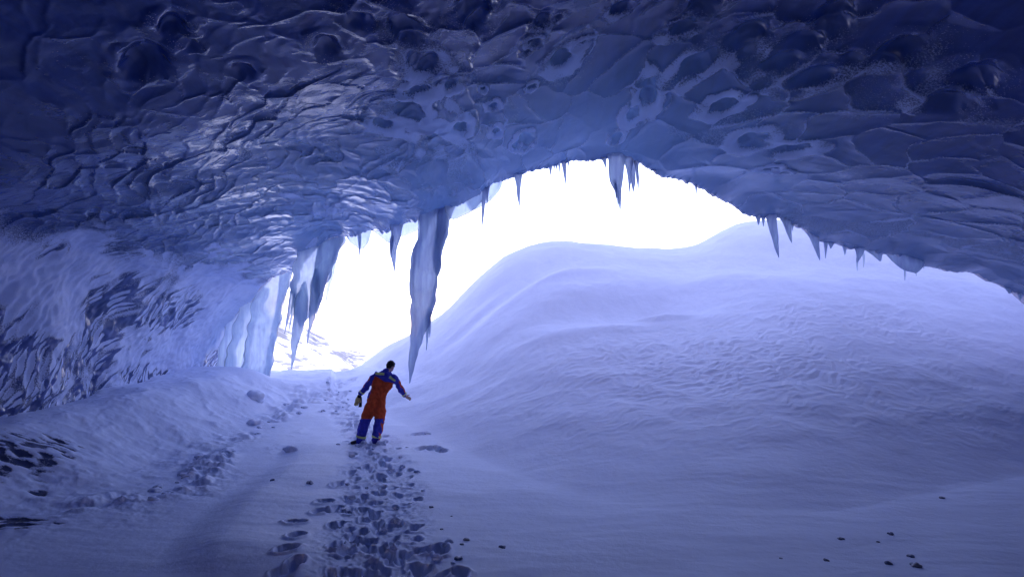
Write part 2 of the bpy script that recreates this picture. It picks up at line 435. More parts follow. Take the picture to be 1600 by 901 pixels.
def build_cave():
    rings = []
    def ring(prof, y, sc=1.0):
        rings.append([(x * sc, y, (z - 1) * (sc if z > 1 else 1) + 1) for x, z in prof])
    ring(RING9, -16, .25); ring(RING9, -12, .8); ring(RING9, -5, 1.0); ring(RING9, 2, 1.03); ring(RING9, 7)
    rings.append([(x, 7 + .5 * (LIP[j][1] - 7), z) for j, (x, z) in enumerate(MID)])
    rings.append([tuple(p) for p in LIP])
    C = np.array(rings)                                   # (7, 15, 3)
    tv = np.concatenate([np.linspace(0, 3.4, 40)[:-1], np.linspace(3.4, 6, 850)])
    sv = np.concatenate([np.linspace(0, 4, 330)[:-1], np.linspace(4, 14, 860)])
    T = np.stack([[pchip(np.arange(7), C[:, j, k], tv) for j in range(NCOL)] for k in range(3)], -1)   # (15, nt, 3)
    P = np.stack([[pchip(np.arange(NCOL), T[:, i, k], sv) for i in range(len(tv))] for k in range(3)], -1)   # (nt, ns, 3)
    # jagged lip: small tongues of ice along the edge
    lipw = sst(5.6, 6, tv)[:, None]
    aL = np.concatenate([[0], np.cumsum(np.linalg.norm(np.diff(P[-1], axis=0), axis=1))])[None, :]
    dz = .10 * gn(aL * 1.4, aL * 0 + .3, 81)
    P[:, :, 2] -= lipw * dz + sst(5.93, 6, tv)[:, None] * (.06 * np.abs(gn(aL * 5, aL * 0, 82)) + .03 * gn(aL * 14, aL * 0, 83))
    P[:, :, 1] += lipw * .35 * gn(aL * .7, aL * 0 + 5, 84)
    # surface directions
    Ps = np.gradient(P, axis=1); Pt = np.gradient(P, axis=0)
    N = np.cross(Pt, Ps); N /= np.linalg.norm(N, axis=2, keepdims=True) + 1e-9
    if N[len(tv) // 2, len(sv) // 2][2] < 0: N = -N          # N points into the ice (outwards)
    pm = C[4]; A = np.concatenate([[0], np.cumsum(np.linalg.norm(np.diff(pm, axis=0), axis=1))])
    a = np.interp(sv, np.arange(NCOL), A)[None, :] + 0 * P[:, :, 0]
    b = P[:, :, 1]
    wall = 1 - sst(2.6, 3.9, np.broadcast_to(sv[None, :], a.shape) + .45 * gn(a * .6, b * .6, 90) + .25 * gn(a * 2, b * 1.3, 75))
    left = 1 - sst(5.5, 8.5, np.broadcast_to(sv[None, :], a.shape))
    # --- scallops: cups with sharp inward ridges; long flakes on the left, round bubbles on the right
    wa = a + .22 * gn(a * .7, b * .7, 91) + .10 * gn(a * 1.9, b * 1.9, 92) + .03 * gn(a * 5, b * 5, 78)
    wb = b + .22 * gn(a * .7, b * .7, 93) + .10 * gn(a * 1.9, b * 1.9, 94) + .03 * gn(a * 5, b * 5, 79)
    def cups(ca, cb, seed, skew):
        f1, f2, cid, cx, cy = worley(ca, cb, seed, 1.0)
        e = f2 - f1
        soft = 1.15 * e / (e + .22)
        return (soft * (.45 + .7 * cid) + skew * cy * (.35 + .8 * cid)), e, cid, f1
    fa = a * 1.0 + .25 * gn(a, b * .6, 101); fb = b + .35 * gn(a * .9, b * .9, 102)
    r1, r2 = fa * .80 + fb * .60, -fa * .60 + fb * .80
    far = sst(8, 15, b)
    g1, e1, id1, f1a = cups(wa / .62, wb / .95, 95, .0)
    g2, e2, id2, f1b = cups((wa + .55 * wb + .25 * gn(a * 1.6, b * .9, 85)) / .34, (wb - .25 * wa + .5 * gn(a * 1.2, b * .7, 84)) / 1.15, 96, .75)
    g3, e3, id3, f1c = cups(wa / .20, wb / .34, 97, .15)
    vis = sst(-.35, .25, fbm(a * .4, b * .4, 99, 3))
    big = .10 * g1 * (1 - .5 * far) * (1 - .75 * left) * (.35 + .65 * vis)
    lng = (.07 * (1 - .45 * far) * g2 + .05 * gn(r1 * .9, r2 * 2.4, 83)) * (.05 + .95 * left) * (.30 + .70 * sst(6.5, 11, b)) * (.35 + .65 * sst(-.4, .3, gn(a * .8, b * .6, 82)))
    sml = .020 * g3 * (.15 + .85 * far) * (.4 + .6 * left)
    ceil = big + lng + sml + .22 * fbm(a * .20, b * .20, 98, 2)
    # round hollows melted into the roof, each with a collar of hoar frost
    pits = np.zeros_like(a); rim = np.zeros_like(a)
    dd = P - np.array([0, 0, CAMZ]); dep = np.maximum(dd[:, :, 1] * CP + dd[:, :, 2] * SP, .5)
    QX = 800 + FPX * dd[:, :, 0] / dep; QY = 450.5 - FPX * (dd[:, :, 2] * CP - dd[:, :, 1] * SP) / dep
    HOL = [(660, 95, 38, 1.3, .9), (632, 38, 36, 1.6, .9), (510, 60, 26, 1.3, .7), (268, 45, 30, 1.2, .8), (292, 66, 18, 1.1, .9), (705, 138, 20, 1.0, 1), (655, 148, 30, 1.0, .9), (640, 185, 34, 1.1, .8), (600, 205, 22, 1, .8),
           (835, 65, 18, 1.0, .9), (825, 78, 12, 1, .8), (845, 28, 20, 1.2, .7), (968, 25, 22, 1.1, .9), (875, 100, 30, 1.0, .6), (905, 80, 14, 1.2, .9), (1068, 60, 24, 1.1, .8), (1088, 108, 32, 1.2, .8), (1160, 72, 38, 1.2, .7), (1165, 95, 24, 1.1, .8),
           (1128, 170, 26, 1.0, .9), (1012, 150, 24, 1.6, .9), (990, 178, 20, 1.4, .9), (964, 214, 15, 1.0, .8), (1215, 110, 26, 1.2, .6), (1268, 130, 34, 1.1, .6), (1175, 225, 26, 1.0, .6), (1240, 240, 24, 1, .6), (1258, 75, 36, .8, .5),
           (1330, 100, 26, .9, .5), (1400, 90, 40, 1.0, .4), (1520, 130, 44, .9, .45), (1480, 165, 40, .9, .4), (1205, 268, 14, 1, .9), (1225, 275, 10, 1, .9), (820, 215, 20, 1, .8), (805, 225, 12, 1, .8), (775, 205, 16, 1, .7), (720, 205, 24, .9, .6), (770, 165, 18, .8, .8),
           (755, 140, 10, 1, .9), (830, 135, 10, 1, .9), (870, 30, 14, 1, .5), (230, 92, 46, 1.0, .6), (210, 105, 30, 1.2, .7), (560, 20, 26, 1.2, .6), (740, 10, 40, 1.4, .6), (380, 105, 22, 1, .4), (1100, 20, 30, 1.3, .5), (1300, 40, 40, 1.2, .35)]
    for (hx, hy, hr, el, rs) in HOL:
        k = int(np.argmin((QX - hx) ** 2 + (QY - hy) ** 2 + 1e6 * (b < 1) + 1e6 * (wall > .5))); i0, j0 = divmod(k, a.shape[1])
        ca, cb = a[i0, j0], b[i0, j0]; r = hr / FPX * dep[i0, j0]; el *= 1.55
        m = (np.abs(a - ca) < 4 * r) & (np.abs(b - cb) < 4 * r * el)
        an = random.uniform(-.5, .5); dx, dy = a[m] - ca, b[m] - cb; c, s_ = math.cos(an), math.sin(an)
        q = np.hypot((c * dx + s_ * dy) / r, (-s_ * dx + c * dy) / (r * el)) * (1 + .16 * gn(a[m] * 1.4 / r + hx, b[m] * 1.0 / r, 88)) + .05 * gn(a[m] * 9, b[m] * 9, 89)
        pits[m] = np.maximum(pits[m], (1 - sst(.15, .95, q)) * r * .42)
        side = .55 + .45 * np.clip(gn(dx / r * .8 + hy, dy / r * .5, 87) * 2 + .3, -1, 1)
        rim[m] = np.maximum(rim[m], (sst(.45, .72, q) * (1 - sst(1.15, 1.45, q))) * rs * side)
    ceil = ceil + pits - .05 * rim
    # --- wall: frosted, with combed slanting flutes of bare ice
    k1, k2, kid, _, _ = worley(r1 / .55, r2 / .15, 103)
    flute = np.clip(.55 - k1, 0, 1)
    wl = .09 * flute + .25 * fbm(a * .5, b * .35, 104, 3) + .03 * gn(a * 6, b * 6, 105)
    keep = 1 - .8 * sst(5.75, 6, tv)[:, None]
    D = (ceil * (1 - wall) + wl * wall) * keep
    P = P + N * D[:, :, None]
    # --- frost cover
    fz = fbm(a * .55, b * .55, 111, 4)
    fr = sst(.25, .80, fz + .75 * (id1 - .5)) * .40 * (1 - .3 * left) + rim * 1.15 + .42 * sst(.10, .02, e2) * left * sst(-.2, .4, gn(a * 1.1, b * .8, 117)) + .55 * sst(.07, .01, e1) * (1 - left) * sst(-.3, .2, gn(a * .9, b * .7, 120))
    fr = fr + left * .55 * sst(.45, .85, id2 + .3 * gn(a * 2, b * 1.2, 118)) * sst(-.2, .3, gn(a * 3.1, b * 2.0, 119))
    p8 = np.exp(-(((a - A[7] - .15) / .75) ** 2 + ((b - 10.) / 3.2) ** 2))       # frosted rib running up the middle of the roof
    fr = fr + .8 * p8 * sst(-.25, .25, gn(a * 2.6, b * 1.7, 112) + .1)
    fr = fr * (1 - sst(.02, .10, pits)) * (.22 + .78 * sst(6, 10.5, b + .5 * (a - A[8]) * (a < A[8])))  # frost thinned near the camera and leftwards, painting the roof corners darker
    zone = 1.25 * np.exp(-((b - 12.6) / 3.6) ** 2) * sst(3.3, 2.0, P[:, :, 2] + .35 * gn(b * .8, a * .8, 76)) + .95 * np.exp(-((b - 16.4) / 2.8) ** 2) * np.exp(-((P[:, :, 2] - 3.0) / .9) ** 2) - .55 * np.exp(-((b - 12.5) / 2.2) ** 2) * sst(2.6, 3.4, P[:, :, 2])
    barez = sst(-.30, .50, .8 * fbm(a * .55 + 4, b * .32, 114, 3) - .12 + .55 * zone)
    lens = sst(.42, .12, k2 - k1) + .7 * sst(.55, .85, kid)
    wf = 1.05 - barez * np.clip(lens, 0, 1) * (.55 + .6 * sst(-.3, .3, gn(r1 * 1.3, r2 * 3.5, 113))) * 1.1
    wf = wf - .25 * sst(.3, .8, gn(a * .4, b * .4, 115))
    frost = np.clip(fr * (1 - wall) + wf * wall, 0, 1)
    firn_glow = np.clip((1 - wall) * (sst(5.0, 5.95, tv)[:, None] * .45 + .12 * sst(.2, .8, fbm(a * .4, b * .5, 116, 3)) * far), 0, 1)  # paler towards the lip: white ice plus a painted glow
    F = grid_faces(len(tv), len(sv))
    V = P.reshape(-1, 3)
    sid = np.broadcast_to(sv[None, :], a.shape).reshape(-1)
    isw = (sid[F] <= 3.0).all(1)
    At = {'frost': frost.reshape(-1), 'firn_glow': firn_glow.reshape(-1), 'thin': (sst(3.3, 6, tv)[:, None] ** 2.6 * np.interp(sv, [0, 3, 5, 8, 10, 11.3, 14], [.10, .22, .6, 1, .75, .35, .1])[None, :] + 0 * a).reshape(-1)}  # glow mask shaped by hand: full at the lip crown, corners kept dark
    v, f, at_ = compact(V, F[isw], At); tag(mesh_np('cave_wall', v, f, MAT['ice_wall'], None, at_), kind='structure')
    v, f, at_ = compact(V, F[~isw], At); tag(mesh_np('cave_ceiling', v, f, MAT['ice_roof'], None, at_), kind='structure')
    # --- unseen outer face of the glacier above the mouth, overhang shaped to shade the drift
    L = P[-1]; rs = [L]
    cx = 1.5
    for (dy, dz, k) in [(.12, .02, 1), (.5, .22, 1.0), (1.4, .9, 1.0), (4.2, 3, 1.25), (9.5, 11, 2.2), (13, 24, 4.5), (-12, 30, 7), (-60, 32, 7)]:
        q = L.copy(); q[:, 0] = cx + (q[:, 0] - cx) * k; q[:, 1] += dy; q[:, 2] += dz
        if k > 1: q[:, 2] = q[:, 2] + .6 * fbm(q[:, 0] * .2, q[:, 2] * .2, 121, 3)
        rs.append(q)
    G = np.array(rs); At = np.concatenate([[0], np.linspace(.3, 1, len(rs) - 1)])
    o = mesh_np('glacier', G.reshape(-1, 3), grid_faces(len(rs), len(sv)), MAT['snow_plain']); tag(o, kind='structure')
    return L, sv

# ------------------------------------------------------------------ mountain far outside
def build_mountain():
    cr = [(-400, 300), (0, 380), (300, 440), (430, 480), (480, 510), (520, 532), (560, 560), (600, 574), (700, 590), (1000, 600)]
    cu, cw = U(cr), Wv(cr)
    us = np.linspace(cu[0], cu[-1], 420); ts = np.linspace(0, 1.4, 160)
    Ug, Tg = np.meshgrid(us, ts)
    Yc = 420.0; Y = 150 + (Yc - 150) * Tg
    zc = CAMZ + pchip(cu, cw, Ug) * Yc
    Z = np.where(Tg < 1, -18 + (zc + 18) * np.clip(Tg, 0, 1) ** 1.15, zc - 160 * (Tg - 1))
    X = Ug * Y
    Z = Z + sst(0, .2, Tg) * (9 * np.abs(fbm(X * .012 + Y * .004, Y * .012, 131, 5)) - 3)
    V = np.stack([X, Y, Z], -1).reshape(-1, 3)
    tag(mesh_np('mountain', V, grid_faces(*X.shape), MAT['snow_far']), kind='structure')

MAT = {}
def build_materials():
    MAT['snow_ground'] = mat_snow('snow ground', 1.0, True)
    MAT['snow_hill'] = mat_snow('snow drift', 1.0)
    MAT['snow_plain'] = mat_glacier('glacier snow')
    t = NT('far snow'); c = t.mixc(t.ramp(t.noise(.07, 6, .7), .40, .58), (.50, .54, .66), (.075, .085, .125)); MAT['snow_far'] = t.done(t.pbsdf(c, .8).outputs[0])
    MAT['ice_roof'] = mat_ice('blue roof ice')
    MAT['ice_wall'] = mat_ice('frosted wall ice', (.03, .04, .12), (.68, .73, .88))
    MAT['icicle'] = mat_icicle('icicle ice')
    MAT['pale_ice'] = mat_icicle('pale thin ice', (.70, .80, .93), .85, .42)
    MAT['curtain_ice'] = mat_icicle('curtain ice', (.66, .74, .93), .8, .32)

# ------------------------------------------------------------------ light, sky, camera
def build_light():
    w = bpy.data.worlds.new('World'); S.world = w; w.use_nodes = True
    nt = w.node_tree; nt.nodes.clear()
    o = nt.nodes.new('ShaderNodeOutputWorld'); b = nt.nodes.new('ShaderNodeBackground'); sk = nt.nodes.new('ShaderNodeTexSky')
    el, az = 44, 200      # sun high behind the glacier
    sk.sky_type = 'NISHITA'; sk.sun_disc = False; sk.sun_elevation = R(el); sk.sun_rotation = R(az)
    sk.air_density = 1.0; sk.dust_density = 1.2; sk.ozone_density = 2.5; sk.altitude = 200
    mx = nt.nodes.new('ShaderNodeMix'); mx.data_type = 'RGBA'; mx.blend_type = 'MULTIPLY'; mx.inputs[0].default_value = 1; mx.inputs[7].default_value = (1.0, .71, .73, 1)
    nt.links.new(sk.outputs[0], mx.inputs[6]); nt.links.new(mx.outputs[2], b.inputs[0]); b.inputs[1].default_value = .15
    nt.links.new(b.outputs[0], o.inputs[0])
    l = bpy.data.lights.new('sun', 'SUN'); l.energy = 2.5; l.angle = R(.5); l.color = (1, .95, .88)
    lo = bpy.data.objects.new('sun', l); COL.objects.link(lo)
    d = Vector((math.sin(R(az)) * math.cos(R(el)), math.cos(R(az)) * math.cos(R(el)), math.sin(R(el))))
    lo.rotation_euler = d.to_track_quat('Z', 'Y').to_euler(); lo.location = d * 100

def build_camera():
    c = bpy.data.cameras.new('camera'); c.sensor_width = 36; c.lens = 36 * FPX / 1600; c.clip_end = 3000; c.clip_start = .05
    o = bpy.data.objects.new('camera', c); COL.objects.link(o); o.location = (0, 0, CAMZ); o.rotation_euler = (R(90) + PITCH, 0, 0)
    S.camera = o

build_materials(); build_light(); build_camera()
build_terrain(); LIPV, SV = build_cave(); build_mountain()
# ------------------------------------------------------------------ icicles
LIPPIX = None
def lip_at(px):
    """the point of the roof's edge seen above a given column"""
    global LIPPIX
    if LIPPIX is None:
        d = LIPV - np.array([0, 0, CAMZ]); dep = d[:, 1] * CP + d[:, 2] * SP
        LIPPIX = 800 + FPX * d[:, 0] / dep
    i = int(np.argmin(np.abs(LIPPIX - px))); return Vector(LIPV[i])

def ice_tube(path, Y, seed, flat=.8, segs=14, rough=.16, dense=None, dy=0.0):
    """path: list of (px, py, width px) from root to tip at distance Y -> verts, faces of a fluted, knobbly icicle"""
    P = np.array([tuple(at(x, y, Y)) for x, y, w in path]); Wd = np.array([w * Y / FPX * .5 for _, _, w in path])
    L = np.concatenate([[0], np.cumsum(np.linalg.norm(np.diff(P, axis=0), axis=1))])
    n = dense or max(14, int(L[-1] / .035)); n = min(n, 110)
    s = np.linspace(0, L[-1], n)
    C = np.stack([pchip(L, P[:, k], s) for k in range(3)], 1); Rr = np.maximum(pchip(L, Wd, s), .003)
    ang = np.linspace(0, 2 * np.pi, segs, endpoint=False)
    rs = np.random.default_rng(seed)
    C[:, 0] += .25 * Rr * gn(s * 2.2, s * 0 + seed * 1.37, 7); C[:, 1] += .25 * Rr * gn(s * 2.2, s * 0 + seed * 2.11, 8)
    A, SS = np.meshgrid(ang, s)
    rad = Rr[:, None] * (1 + rough * 1.4 * gn(np.cos(A) * 1.8 + seed * 3.3, np.sin(A) * 1.8 + SS * .8, 9)
                         + rough * .8 * np.clip(.10 / Rr[:, None], .25, 1) * gn(SS * 5 + seed, np.cos(A) * 1.5 + np.sin(A) * 1.2, 10)
                         + rough * .9 * gn(np.cos(A) * 3.6 + seed, np.sin(A) * 3.6 + SS * .3, 12))
    X = C[:, 0][:, None] + rad * np.cos(A); Yy = C[:, 1][:, None] + rad * np.sin(A) * flat + dy; Z = C[:, 2][:, None] + 0 * A
    V = np.stack([X, Yy, Z], -1).reshape(-1, 3)
    i = np.arange(n - 1)[:, None] * segs + np.arange(segs)[None, :]; j = np.arange(n - 1)[:, None] * segs + (np.arange(segs)[None, :] + 1) % segs
    F = np.stack([i, j, j + segs, i + segs], -1).reshape(-1, 4)
    V = np.vstack([V, C[0] + [0, dy, 0], C[-1] + [0, dy, -.01]]); a, b = len(V) - 2, len(V) - 1
    k = np.arange(segs); k2 = (k + 1) % segs; e = (n - 1) * segs
    F = np.vstack([F, np.stack([k2, k, k * 0 + a, k * 0 + a], 1)[:, [0, 1, 2, 2]], np.stack([e + k, e + k2, k * 0 + b, k * 0 + b], 1)])
    return V, F

def mesh_tri(name, V, F, mat, parent=None, origin=None):
    V = np.array(V, float)
    if origin is not None: V = V - np.array(origin)
    quads = [tuple(int(q) for q in f) if f[2] != f[3] else tuple(int(q) for q in f[:3]) for f in F]
    me = bpy.data.meshes.new(name); me.from_pydata([tuple(v) for v in V], [], quads); me.update()
    me.polygons.foreach_set('use_smooth', np.full(len(me.polygons), True)); me.materials.append(mat)
    o = bpy.data.objects.new(name, me); COL.objects.link(o)
    if parent: o.parent = parent
    if origin is not None and parent is None: o.location = origin
    return o

def simple_icicle(tipx, tipy, w, label, group='icicles hanging from the arch', topx=None, lean=0, Y=None, mat='icicle', topy=None, flare=1.9):
    topx = tipx if topx is None else topx
    lp = lip_at(topx); Y = Y or lp.y + .0
    d = lp - Vector((0, 0, CAMZ)); py = 450.5 - FPX * ((d.z * CP - d.y * SP) / (d.y * CP + d.z * SP)) if topy is None else topy
    h = tipy - py
    path = [(topx, py - max(6, w * .55), w * flare), (topx, py - 1, w * 1.25), (topx + .25 * (tipx - topx), py + h * .25, w * .85),
            (topx + .6 * (tipx - topx), py + h * .6, w * .5), (topx + .85 * (tipx - topx), py + h * .86, w * .27), (tipx, tipy, 1.0)]
    V, F = ice_tube(path, Y, int(tipx), .85, 12)
    org = at(topx, py, Y)
    return tag(mesh_tri('icicle', V, F, MAT[mat], None, org), label, 'icicle', group)

def fused(name, loc, parts, label, cat, group=None):
    """several tubes grown together: one thing, a mesh for each lobe; parts = (part name, path, Y, flat, rough, material, dy)"""
    root = empty(name, loc)
    for k, (pn, path, Y, flat, rough, mat, dy) in enumerate(parts):
        if k and pn in ('icicle', 'drip'): path = [(path[0][0], path[0][1], path[0][2] * .2), ((path[0][0] + path[1][0]) / 2, (path[0][1] + path[1][1]) / 2, (path[0][2] + path[1][2]) * .45)] + path[1:]
        V, F = ice_tube(path, Y, k * 13 + int(path[0][0]), flat, 22 if path[0][2] > 20 else 12, rough, dy=dy)
        mesh_tri(pn, V - np.array(loc), F, MAT[mat], root)
    return tag(root, label, cat, group)

def build_icicles():
    G1, G2, G3 = 'icicles hanging from the arch', 'icicles at the right end of the arch', 'small icicles fringing the arch'
    Yb = lip_at(680).y - .1
    fused('ice_column', at(680, 320, Yb), [
        ('shaft', [(684, 285, 74), (681, 318, 50), (676, 350, 41), (669, 400, 41), (664, 440, 38), (661, 480, 32), (657, 510, 24), (650, 540, 16), (645, 565, 10), (640, 598, 1.5)], Yb, .7, .25, 'icicle', 0),
        ('lobe', [(694, 295, 30), (692, 330, 19), (689, 365, 14), (684, 396, 10), (685, 412, 12), (684, 424, 9), (685, 431, 2)], Yb, .9, .22, 'icicle', -.12),
        ('lobe', [(664, 310, 34), (660, 345, 19), (655, 375, 10), (650, 420, 2)], Yb, .7, .2, 'pale_ice', .22),
        ('drip', [(668, 480, 9), (667, 510, 7), (667, 525, 4), (666, 546, 1)], Yb, .9, .2, 'icicle', .02),
        ('drip', [(671, 480, 7), (671, 508, 5), (671, 526, 1)], Yb, .9, .2, 'icicle', .03),
        ], 'tallest icicle, a thick fluted column hanging from the roof beside the person', 'icicle')
    Yc = lip_at(498).y + .1
    fused('ice_curtain', at(498, 380, Yc), [
        ('sheet', [(505, 345, 84), (499, 385, 66), (488, 425, 56), (480, 460, 47), (476, 486, 34), (471, 500, 14), (470, 512, 3)], Yc, .32, .14, 'curtain_ice', 0),
        ('sheet', [(521, 340, 30), (517, 385, 31), (508, 420, 24), (502, 448, 17), (499, 470, 8), (497, 490, 2)], Yc, .4, .16, 'curtain_ice', -.10),
        ('sheet', [(528, 350, 20), (525, 385, 11), (518, 425, 8), (510, 462, 4), (507, 480, 1)], Yc, .5, .16, 'pale_ice', .05),
        ('icicle', [(477, 440, 22), (470, 490, 20), (466, 515, 16), (461, 545, 9), (456, 576, 2)], Yc, .7, .16, 'curtain_ice', -.05),
        ('icicle', [(497, 420, 18), (493, 470, 13), (489, 500, 9), (485, 520, 4), (482, 541, 1)], Yc, .7, .18, 'curtain_ice', -.14),
        ('icicle', [(460, 440, 14), (454, 470, 10), (449, 495, 5), (444, 521, 1)], Yc, .7, .18, 'curtain_ice', .04),
        ('icicle', [(463, 450, 9), (459, 480, 6), (455, 500, 3), (452, 520, 1)], Yc, .7, .18, 'curtain_ice', -.03),
        ('icicle', [(503, 420, 12), (499, 450, 8), (494, 480, 4), (491, 502, 1)], Yc, .7, .18, 'curtain_ice', 0),
        ], 'wide ragged curtain of fused icicles left of the open sky, ending in long drips', 'ice curtain')
    Yd = 21.2
    fused('ice_column', at(410, 585, Yd), [
        ('shaft', [(432, 415, 70), (424, 450, 50), (416, 490, 46), (408, 530, 44), (402, 570, 45), (398, 600, 52)], Yd, .6, .10, 'curtain_ice', 0),
        ('edge', [(444, 425, 20), (438, 465, 11), (429, 510, 9), (421, 550, 9), (414, 600, 10)], Yd, .9, .14, 'pale_ice', .1),
        ], 'broad leaning ice column standing on the snow ledge, beside the curtain', 'ice column', 'ice columns on the snow ledge')
    fused('ice_column', at(372, 580, 21.6), [
        ('shaft', [(398, 450, 44), (388, 490, 36), (376, 530, 34), (366, 570, 36), (360, 600, 40)], 21.6, .6, .10, 'pale_ice', 0),
        ('edge', [(372, 470, 40), (362, 510, 30), (352, 550, 28), (345, 600, 34)], 21.6, .6, .10, 'curtain_ice', .25),
        ], 'pale blue see-through ice column between the frosted wall and the broad column', 'ice column', 'ice columns on the snow ledge')
    Yf = lip_at(590).y + .6; Yp = lip_at(735).y + .5; Yk = lip_at(965).y + .03; Yr = lip_at(618).y - .05; Yl = lip_at(810).y
    # outer fringe of thin pale ice behind the edge
    fused('ice_curtain', at(590, 365, Yf), [
        ('sheet', [(553, 335, 52), (556, 365, 42), (561, 380, 26), (563, 388, 8)], Yf, .25, .16, 'pale_ice', .1),
        ('sheet', [(600, 330, 60), (601, 355, 46), (606, 368, 26), (608, 378, 6)], Yf, .25, .16, 'pale_ice', .15),
        ('sheet', [(640, 330, 60), (640, 350, 48), (632, 362, 26), (628, 368, 6)], Yf, .25, .16, 'pale_ice', .12),
        ('icicle', [(562, 355, 9), (562, 380, 4), (561, 405, 1)], Yf, .8, .2, 'icicle', 0),
        ], 'low pale fringe of thin ice with a scalloped edge, left of the tallest icicle', 'ice curtain')
    fused('ice_curtain', at(735, 320, Yp), [
        ('sheet', [(726, 275, 90), (722, 310, 66), (716, 330, 40), (708, 341, 10)], Yp, .25, .12, 'pale_ice', .1),
        ('sheet', [(760, 265, 60), (752, 295, 50), (744, 315, 30), (738, 325, 8)], Yp, .25, .12, 'pale_ice', .2),
        ], 'pale blue slab of thin ice at the edge, right of the tallest icicle', 'ice curtain')
    fused('icicle', at(618, 360, Yr), [
        ('shaft', [(622, 325, 34), (620, 352, 20), (617, 375, 13), (615, 395, 9), (616, 410, 5), (616, 427, 1)], Yr, .8, .18, 'icicle', 0),
        ('drip', [(614, 365, 8), (612, 385, 5), (611, 402, 1)], Yr, .8, .2, 'icicle', -.05),
        ], 'stout icicle with a crooked tip just left of the tallest icicle', 'icicle', G1)
    simple_icicle(753, 357, 8, 'long thin icicle alone over the sky, midway down the left slope of the arch', G1, topx=757)
    simple_icicle(761, 322, 6, 'short icicle touching the long thin one on the left slope of the arch', G1)
    fused('icicle', at(810, 285, Yl), [('shaft', [(809, 255, 26), (809, 272, 14), (810, 290, 7), (810, 305, 5), (812, 322, 1)], Yl, .8, .18, 'icicle', 0)],
          'single icicle with a swollen root where the arch steps up to its crown', 'icicle', G1)
    fused('icicle_cluster', at(962, 250, Yk), [
        ('shaft', [(962, 232, 38), (962, 247, 26), (962, 268, 22), (964, 285, 18), (966, 298, 10), (968, 312, 5), (969, 332, 1)], Yk, .8, .14, 'icicle', 0),
        ('drip', [(960, 280, 6), (962, 298, 4), (962, 314, 1)], Yk, .8, .2, 'icicle', -.04),
        ('drip', [(965, 290, 5), (966, 305, 4), (966, 323, 1)], Yk, .8, .2, 'icicle', .04),
        ], 'thick icicle cluster with three drips hanging from the crown of the arch', 'icicle cluster', G1)
    fused('icicle_cluster', at(988, 258, Yk), [
        ('shaft', [(985, 244, 20), (984, 260, 9), (984, 280, 5), (983, 302, 1)], Yk, .8, .2, 'icicle', 0),
        ('icicle', [(990, 246, 14), (990, 258, 8), (990, 285, 6), (990, 300, 1)], Yk, .8, .2, 'icicle', .03),
        ('icicle', [(995, 248, 12), (995, 258, 6), (996, 280, 4), (997, 296, 1)], Yk, .8, .2, 'icicle', -.03),
        ], 'three thin icicles in a row right beside the thick cluster at the crown', 'icicle cluster', G1)
    simple_icicle(884, 288, 7, 'icicle with a hooked tip left of the crown of the arch', G1, topx=881)
    simple_icicle(947, 263, 7, 'short broad icicle touching the thick cluster on its left', G1, topx=944)
    for x, y, w in [(818, 270, 4), (842, 265, 4), (860, 274, 6), (870, 267, 3), (874, 272, 4), (888, 262, 3), (920, 254, 3), (1012, 264, 3), (1022, 266, 3), (1043, 279, 3), (1106, 300, 3), (1140, 318, 3), (1152, 326, 3), (830, 264, 3), (851, 266, 3), (866, 266, 3), (934, 250, 3), (1075, 290, 2)]:
        simple_icicle(x, y, w, 'tiny icicle of the fringe along the upper edge of the arch', G3)
    simple_icicle(1088, 308, 3.5, 'lone thin little icicle on the bare right slope of the arch', G3)
    for x, y, w, lab in [(1164, 334, 6, 'very short icicle above where the drift meets the arch'), (1185, 351, 9, 'small tapering icicle leftmost of the pair over the drift crest'), (1193, 353, 6, 'thin icicle touching the left flank of the long right-hand icicle'),
                         (1238, 360, 4, 'thin stub beside the second icicle over the drift'), (1290, 403, 6, 'narrow icicle hugging the right side of the third long icicle'),
                         (1298, 388, 9, 'short wedge icicle between the third long icicle and the pale teeth'), (1320, 398, 7, 'pointed icicle just left of the broad pale ice teeth')]:
        simple_icicle(x, y, w, lab, G2)
    simple_icicle(1217, 402, 17, 'longest icicle over the drift at the right, with a clear pointed tip', G2, topx=1205)
    simple_icicle(1237, 379, 12, 'second longest icicle over the drift, slightly bent right', G2, topx=1229)
    simple_icicle(1281, 406, 13, 'third long icicle over the drift, with a broad root', G2, topx=1272)
    Yt = lip_at(1360).y
    fused('ice_slab', at(1360, 385, Yt), [
        ('tooth', [(1346, 358, 34), (1345, 385, 20), (1342, 400, 9), (1340, 409, 2)], Yt, .4, .16, 'icicle', 0),
        ('tooth', [(1366, 364, 42), (1366, 388, 30), (1372, 397, 16), (1377, 407, 3)], Yt, .4, .16, 'icicle', .05),
        ('drip', [(1353, 392, 5), (1353, 404, 3), (1353, 416, 1)], Yt, .8, .2, 'pale_ice', .1),
        ('drip', [(1343, 398, 4), (1343, 410, 3), (1343, 422, 1)], Yt, .8, .2, 'pale_ice', .1)],
        'jagged grey blue ice tooth, left one of two slabs on the right edge', 'ice slab', 'ice slabs on the right edge')
    Yt = lip_at(1415).y
    fused('ice_slab', at(1415, 400, Yt), [
        ('tooth', [(1414, 372, 80), (1413, 400, 54), (1418, 414, 42), (1424, 423, 22), (1430, 426, 6)], Yt, .3, .12, 'icicle', 0),
        ('drip', [(1433, 404, 5), (1434, 416, 3), (1435, 430, 1)], Yt, .8, .2, 'pale_ice', .08),
        ('drip', [(1417, 412, 4), (1417, 426, 3), (1417, 437, 1)], Yt, .8, .2, 'pale_ice', .08),
        ('drip', [(1446, 400, 4), (1446, 410, 3), (1447, 419, 1)], Yt, .8, .2, 'pale_ice', .08)],
        'rounded grey blue ice slab with fine drips, right one of two slabs', 'ice slab', 'ice slabs on the right edge')
    Yt = lip_at(1585).y
